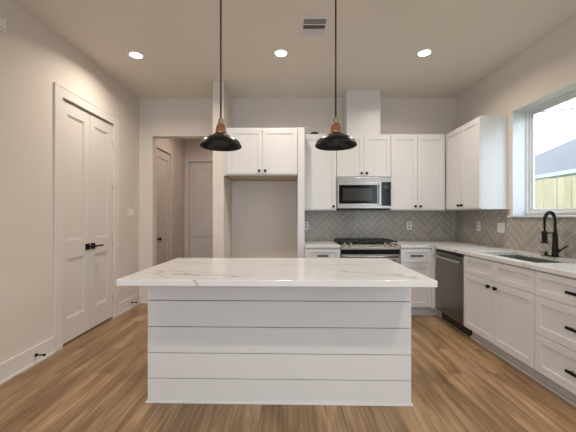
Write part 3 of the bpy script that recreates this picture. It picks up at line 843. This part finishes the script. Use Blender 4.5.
sd = MB().lathe([(0, 0.0065), (0.018, 0.0065), (0.018, 0.012), (0.010, 0.015), (0.010, 0.024), (0.014, 0.027), (0.014, 0.034), (0, 0.036)], (0, 0, 0), 20)
sd.box(-0.05, 0.0, -0.006, 0.006, 0.027, 0.034)
o = sd.build('soap_pump', M['black'], None, 0, (FX, FYY+0.095, CT)); tag(o, 'short black soap pump beside the faucet', 'soap dispenser')

# ------------------------------------------------------------------ lamps
def pendant(x, y, label):
    p = thing('pendant_lamp', label, 'pendant lamp', (x, y, 1.792), 0, 'pair of pendant lamps over the island')
    outer = [(0.152, 0.0), (0.153, 0.006), (0.150, 0.010), (0.143, 0.026), (0.132, 0.042), (0.116, 0.054), (0.092, 0.067), (0.066, 0.080), (0.050, 0.090), (0.041, 0.098)]
    inner = [(r-0.004, z-0.003) for r, z in outer[::-1]]
    MB().lathe(outer + inner + [(0.152, 0.0)], (0, 0, 0), 56).build('lamp_shade', M['shade'], p)
    o = MB().lathe([(0.040, 0.094), (0.043, 0.098), (0.041, 0.104), (0.036, 0.135), (0.031, 0.155), (0.026, 0.162), (0.0, 0.163)], (0, 0, 0), 32).build('neck', M['copper'], p)
    o['label'] = 'shiny copper neck'
    o = MB().lathe([(0.0, 0.163), (0.022, 0.163), (0.023, 0.170), (0.018, 0.176), (0.020, 0.182), (0.020, 0.200), (0.014, 0.208), (0.007, 0.212), (0, 0.213)], (0, 0, 0), 24).build('socket_cap', M['brass'], p)
    o['label'] = 'brass socket cap'
    MB().cyl((0, 0, 0.212), (0, 0, ZC-1.792-0.02), 0.0062, n=12).build('cord', M['cord'], p)
    MB().lathe([(0.0, -0.03), (0.05, -0.028), (0.06, -0.02), (0.06, 0.0), (0, 0)], (0, 0, ZC-1.792-0.0005), 32).build('canopy', M['shade'], p)
pendant(-0.497, 2.22, 'left one of two black pendant lamps over the island')
pendant(0.350, 2.20, 'right one of two black pendant lamps, nearer the microwave')

def downlight(x, y, label, power=9.2, color=(1.0, 0.88, 0.745)):
    p = thing('recessed_light', label, 'ceiling light', (x, y, ZC), 0, 'recessed ceiling lights')
    MB().lathe([(0.0605, -0.001), (0.062, -0.007), (0.088, -0.004), (0.092, -0.0005), (0.0605, -0.0005)], (0, 0, 0), 40).build('trim_ring', M['plastic'], p)
    MB().cyl((0, 0, -0.0006), (0, 0, -0.004), 0.060, n=40).build('lens', M['lens'], p)
    l = bpy.data.lights.new('downlight', 'AREA'); l.shape = 'DISK'; l.size = 0.12; l.energy = power; l.color = color; l.spread = R(153)
    o = bpy.data.objects.new('downlight_beam', l); col.objects.link(o); o.parent = p; o.location = (0, 0, -0.012)
downlight(-1.645, 3.245, 'leftmost of the three round recessed ceiling lights')
downlight(-0.075, 3.205, 'middle one of the three recessed ceiling lights')
downlight(1.455, 3.20, 'rightmost of the three recessed ceiling lights, towards the window')

downlight(-1.55, 5.3, 'unseen recessed light added to brighten the hallway', 4, (1.0, 0.76, 0.62))  # added fill lamp, hidden above the header, lifts the hallway
for x_, n_, p_ in ((-1.645, 'left', 4), (-0.075, 'middle', 9), (1.455, 'right', 14)):  # added fill row out of view, brightens the foreground
    downlight(x_, 0.2, n_ + ' recessed light of the unseen row added above the viewer', p_)

# ceiling register
vt = thing('ceiling_vent', 'square metal air vent in the ceiling near the right pendant cord', 'vent', (0.241, 2.757, ZC))
s = 0.128
MB().cells([-s, -s+0.028, s-0.028, s], [-s-0.018, -s+0.014, s-0.014, s+0.018], lambda i, j: not (i == 1 and j == 1), ident, -0.008, -0.0005).build('frame', M['vent'], vt, 0.002)
MB().box(-s+0.028, s-0.028, -s+0.014, s-0.014, -0.0012, -0.0006).build('backing', M['screen'], vt)
m = MB()
for y_ in (-0.036, 0.036): m.box(-s+0.028, s-0.028, y_-0.004, y_+0.004, -0.009, -0.0013)
for k in range(5):           # near bank faces away, middle bank runs lengthwise, far bank faces the camera
    y_ = -0.103 + k*0.0135
    m.prism([(0, 0), (0.015, -0.007), (0.016, -0.006), (0.001, 0.001)], lambda u, v, d, y_=y_: (d, y_-u, v-0.0016), -s+0.029, s-0.029)
    y_ = 0.046 + k*0.0135
    m.prism([(0, 0), (0.011, -0.007), (0.012, -0.006), (0.001, 0.001)], lambda u, v, d, y_=y_: (d, y_+u, v-0.0016), -s+0.029, s-0.029)
for k in range(14):
    x_ = -s+0.034 + k*0.0143; m.box(x_, x_+0.0012, -0.032, 0.032, -0.008, -0.0013)
m.build('louvers', M['vent'], vt)

# ------------------------------------------------------------------ switches and outlets
def outlet(x, y, z, rz, label, group='wall outlets'):
    p = thing('wall_outlet', label, 'outlet', (x, y, z), rz, group)
    MB().box(-0.036, 0.036, -0.006, 0.0, -0.058, 0.058).build('plate', M['plastic'], p, 0.002)
    for zz_ in (-0.024, 0.024): MB().box(-0.016, 0.016, -0.0085, -0.006, zz_-0.015, zz_+0.015).build('socket', M['slot'], p, 0.001)
    return p
tb = 0.0085
outlet(0.268, YB-tb, 1.142, 0, 'white outlet plate in the tile left of the cooker')
outlet(1.787, YB-tb, 1.140, 0, 'white outlet plate in the tile right of the cooker')
outlet(XR-tb, 3.885, 1.150, R(-90), 'white outlet plate on the right wall near the corner')
fo = outlet(-0.105, YB-0.001, 1.13, 0, 'faint wall-coloured outlet plate inside the empty fridge recess')
for ch in fo.children: ch.data.materials[0] = M['wall']
def switch(x, y, z, rz, n, label):
    p = thing('light_switch', label, 'switch', (x, y, z), rz)
    w2 = 0.023*n + 0.013
    MB().box(-w2, w2, -0.006, 0, -0.058, 0.058).build('plate', M['plastic'], p, 0.002)
    for i in range(n):
        cx_ = (i-(n-1)/2)*0.046
        MB().prism([(0, -0.033), (0.004, -0.033), (0.001, 0.033), (0, 0.033)], lambda u, v, d: (d, -0.006-u, v), cx_-0.0165, cx_+0.0165).build('rocker', M['plastic'], p)
switch(XR-tb, 3.477, 1.145, R(-90), 2, 'white double rocker switch on the tile beside the window')
switch(XL+0.0005, 4.19, 1.325, R(90), 3, 'white triple rocker switch on the wall beyond the closet')

# door chime high on the left wall
dc = thing('door_chime', 'white boxy chime high on the left wall', 'door chime', (XL, 2.23, 2.69), R(90))
MB().box(-0.10, 0.09, -0.022, 0, 0, 0.130).build('cover', M['plastic'], dc, 0.004)
m = MB()
for k in range(3): m.box(0.0901, 0.0910, -0.018, -0.005, 0.025+k*0.035, 0.030+k*0.035)
m.box(-0.085, 0.075, -0.0230, -0.0221, 0.015, 0.020).box(-0.085, 0.075, -0.0230, -0.0221, 0.108, 0.113)
m.build('slots', M['slot'], dc)

def doorstop(y, z, label):
    p = thing('door_stop', label, 'door stop', (XL+T, y, z), 0, 'black door stops on the left baseboard')
    MB().cyl((0, 0, 0), (0.008, 0, 0), 0.014, n=16).build('base', M['black'], p)
    MB().cyl((0.008, 0, 0), (0.062, 0, 0), 0.005, n=12).build('rod', M['black'], p)
    MB().cyl((0.062, 0, 0), (0.08, 0, 0), 0.010, n=16).build('bumper', M['black'], p)
doorstop(2.60, 0.075, 'black door stop on the baseboard, nearer the camera')
doorstop(4.19, 0.075, 'black door stop on the baseboard beyond the closet')
